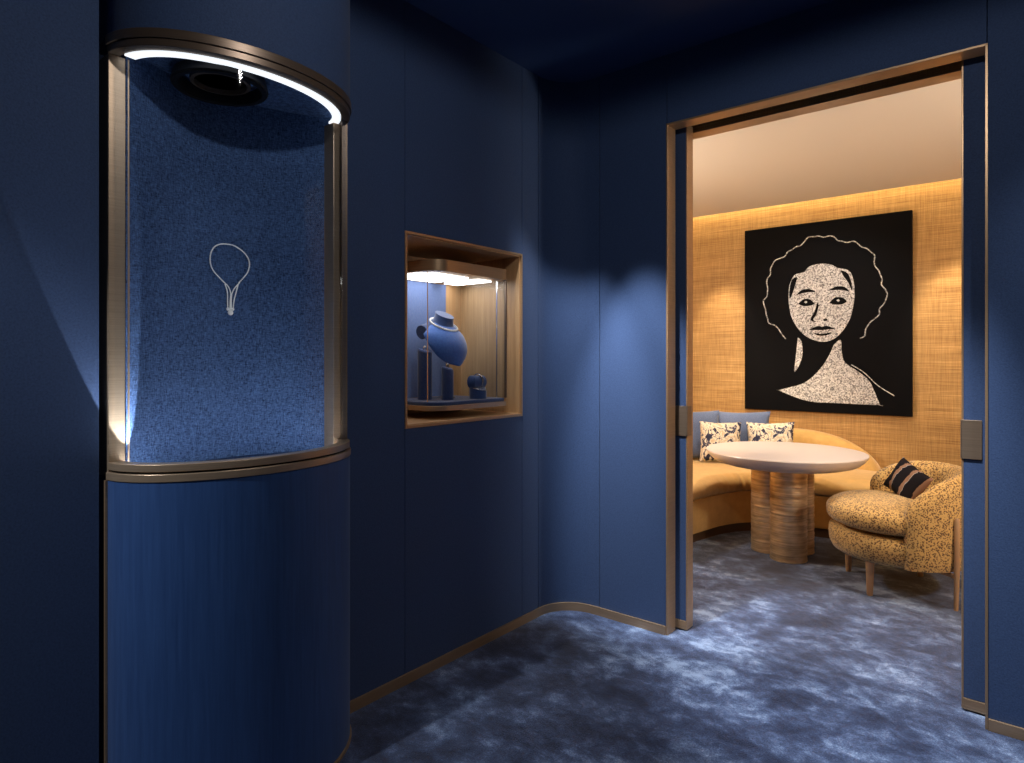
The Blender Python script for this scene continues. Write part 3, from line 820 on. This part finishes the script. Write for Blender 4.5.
# outer rear leg runs up the outside of the shell
ca, sa = math.cos(rd(115)), math.sin(rd(115))
MB().tube([(r * ca, r * sa, z) for r, z in ((0.412, 0.0), (0.416, 0.14), (0.419, 0.30), (0.419, 0.50), (0.418, 0.512))], [0.011, 0.013, 0.015, 0.015, 0.009], 14).build('leg', 'wood_leg', arm, local=True)
MB().tube([(0.398 * ca, 0.398 * sa, 0.186), (0.20 * ca, 0.20 * sa, 0.186)], 0.013, 10).build('rail', 'wood_leg', arm, local=True)
pillow('pillow', (ax + 0.050, ay + 0.080, 0.634), 0.29, 0.22, 0.11, rd(-40), rd(-24), rd(20), 'stripe', 'black and brown striped pillow in the leopard armchair')

# ------------------------------------------------------------------ lights
def spot(name, loc, target, power, angle, blend, col=(1, 1, 1), size=0.04):
    l = bpy.data.lights.new(name, 'SPOT'); l.energy = power; l.spot_size = rd(angle); l.spot_blend = blend; l.color = col; l.shadow_soft_size = size
    o = bpy.data.objects.new(name, l); COL.objects.link(o); o.location = loc
    o.rotation_euler = (Vector(target) - Vector(loc)).to_track_quat('-Z', 'Y').to_euler()
    return o
def area(name, loc, target, power, sx_, sy_, col=(1, 1, 1)):
    l = bpy.data.lights.new(name, 'AREA'); l.energy = power; l.shape = 'RECTANGLE'; l.size = sx_; l.size_y = sy_; l.color = col
    o = bpy.data.objects.new(name, l); COL.objects.link(o); o.location = loc
    o.rotation_euler = (Vector(target) - Vector(loc)).to_track_quat('-Z', 'Y').to_euler()
    return o
cool = (0.92, 0.96, 1.0); warm = (1.0, 0.74, 0.46)
# front room ceiling spots and an added ambient fill
spot('column_uplight', (-2.065, 0.772, 1.062), (-2.263, 0.592, 2.033), 26, 29, 0.12, cool, 0.004)
spot('spot_base', (-1.93, -0.95, 2.85), (-2.0, 0.85, 0.55), 200, 34, 0.6, cool, 0.04)
spot('spot_corner', (-1.56, 2.28, 2.90), (-1.60, 3.02, 1.05), 360, 29, 0.75, cool, 0.03)
spot('spot_corner', (-1.86, 2.28, 2.90), (-1.92, 3.02, 1.05), 230, 29, 0.75, cool, 0.03)
spot('spot_doorway', (-0.40, 2.30, 2.90), (-0.62, 3.05, 0.0), 430, 42, 0.8, cool, 0.05)
spot('spot_right', (0.20, 2.25, 2.90), (0.25, 2.98, 0.9), 35, 60, 0.9, cool, 0.03)
spot('spot_carpet', (-0.75, 1.75, 2.90), (-0.95, 1.85, 0.0), 70, 52, 0.9, cool, 0.06)
spot('ambient_fill', (-0.3, 1.0, 2.90), (-0.3, 1.0, 0), 37, 178, 0.12, (1, 0.95, 0.90), 0.04)  # added ambient fill with no fixture, lifts the dark walls
spot('spot_niche', (-2.03, 1.04, 2.268), (-2.10, 1.08, 1.1), 2.5, 60, 1.0, cool, 0.06)
# lounge
wh = (1, 0.90, 0.80); warm = (1.0, 0.80, 0.56)
spot('lounge_table_spot', (-1.35, 4.75, 2.80), (-1.40, 4.80, 0.7), 85, 56, 0.6, (0.98, 0.95, 0.95), 0.05)
spot('lounge_sofa_spot', (-1.95, 5.2, 2.80), (-2.05, 5.60, 0.5), 150, 70, 0.6, warm, 0.05)
spot('lounge_wall_left', (-2.40, 5.80, 2.80), (-2.45, 6.30, 1.05), 110, 44, 0.6, warm, 0.03)
spot('lounge_wall_right', (-0.55, 5.80, 2.80), (-0.50, 6.30, 1.25), 110, 44, 0.6, warm, 0.03)
spot('lounge_chair_spot', (-0.50, 3.80, 2.80), (-0.66, 4.5, 0.45), 105, 44, 0.7, (1, 0.86, 0.68), 0.05)
spot('lounge_picture_spot', (-1.50, 4.5, 2.80), (-1.50, 6.28, 1.55), 60, 62, 0.8, wh, 0.04)
def point(name, loc, power, col, size=0.12):
    l = bpy.data.lights.new(name, 'POINT'); l.energy = power; l.color = col; l.shadow_soft_size = size
    o = bpy.data.objects.new(name, l); COL.objects.link(o); o.location = loc
point('lounge_fill', (0.95, 3.75, 1.7), 72, (1, 0.93, 0.83))  # both points are added unseen fill without fixtures, brightening the lounge ceiling
point('lounge_fill', (-2.75, 3.75, 1.7), 66, (1, 0.93, 0.83))

wd_ = bpy.data.worlds.new('world'); scene.world = wd_; wd_.use_nodes = True
wd_.node_tree.nodes['Background'].inputs['Color'].default_value = (0.002, 0.003, 0.006, 1)

# ------------------------------------------------------------------ camera
cd = bpy.data.cameras.new('camera'); cd.sensor_width = 36; cd.lens = 643 / 1024 * 36
cd.shift_y = -22.5 / 1024; cd.clip_start = 0.02
co = bpy.data.objects.new('camera', cd); COL.objects.link(co)
co.location = (0, 0, 1.4); co.rotation_euler = (PI / 2, 0, rd(39.4))
scene.camera = co
vs_ = scene.view_settings
vs_.view_transform = 'Standard'; vs_.look = 'None'; vs_.gamma = 1.0; vs_.exposure = 0.0; vs_.use_curve_mapping = False
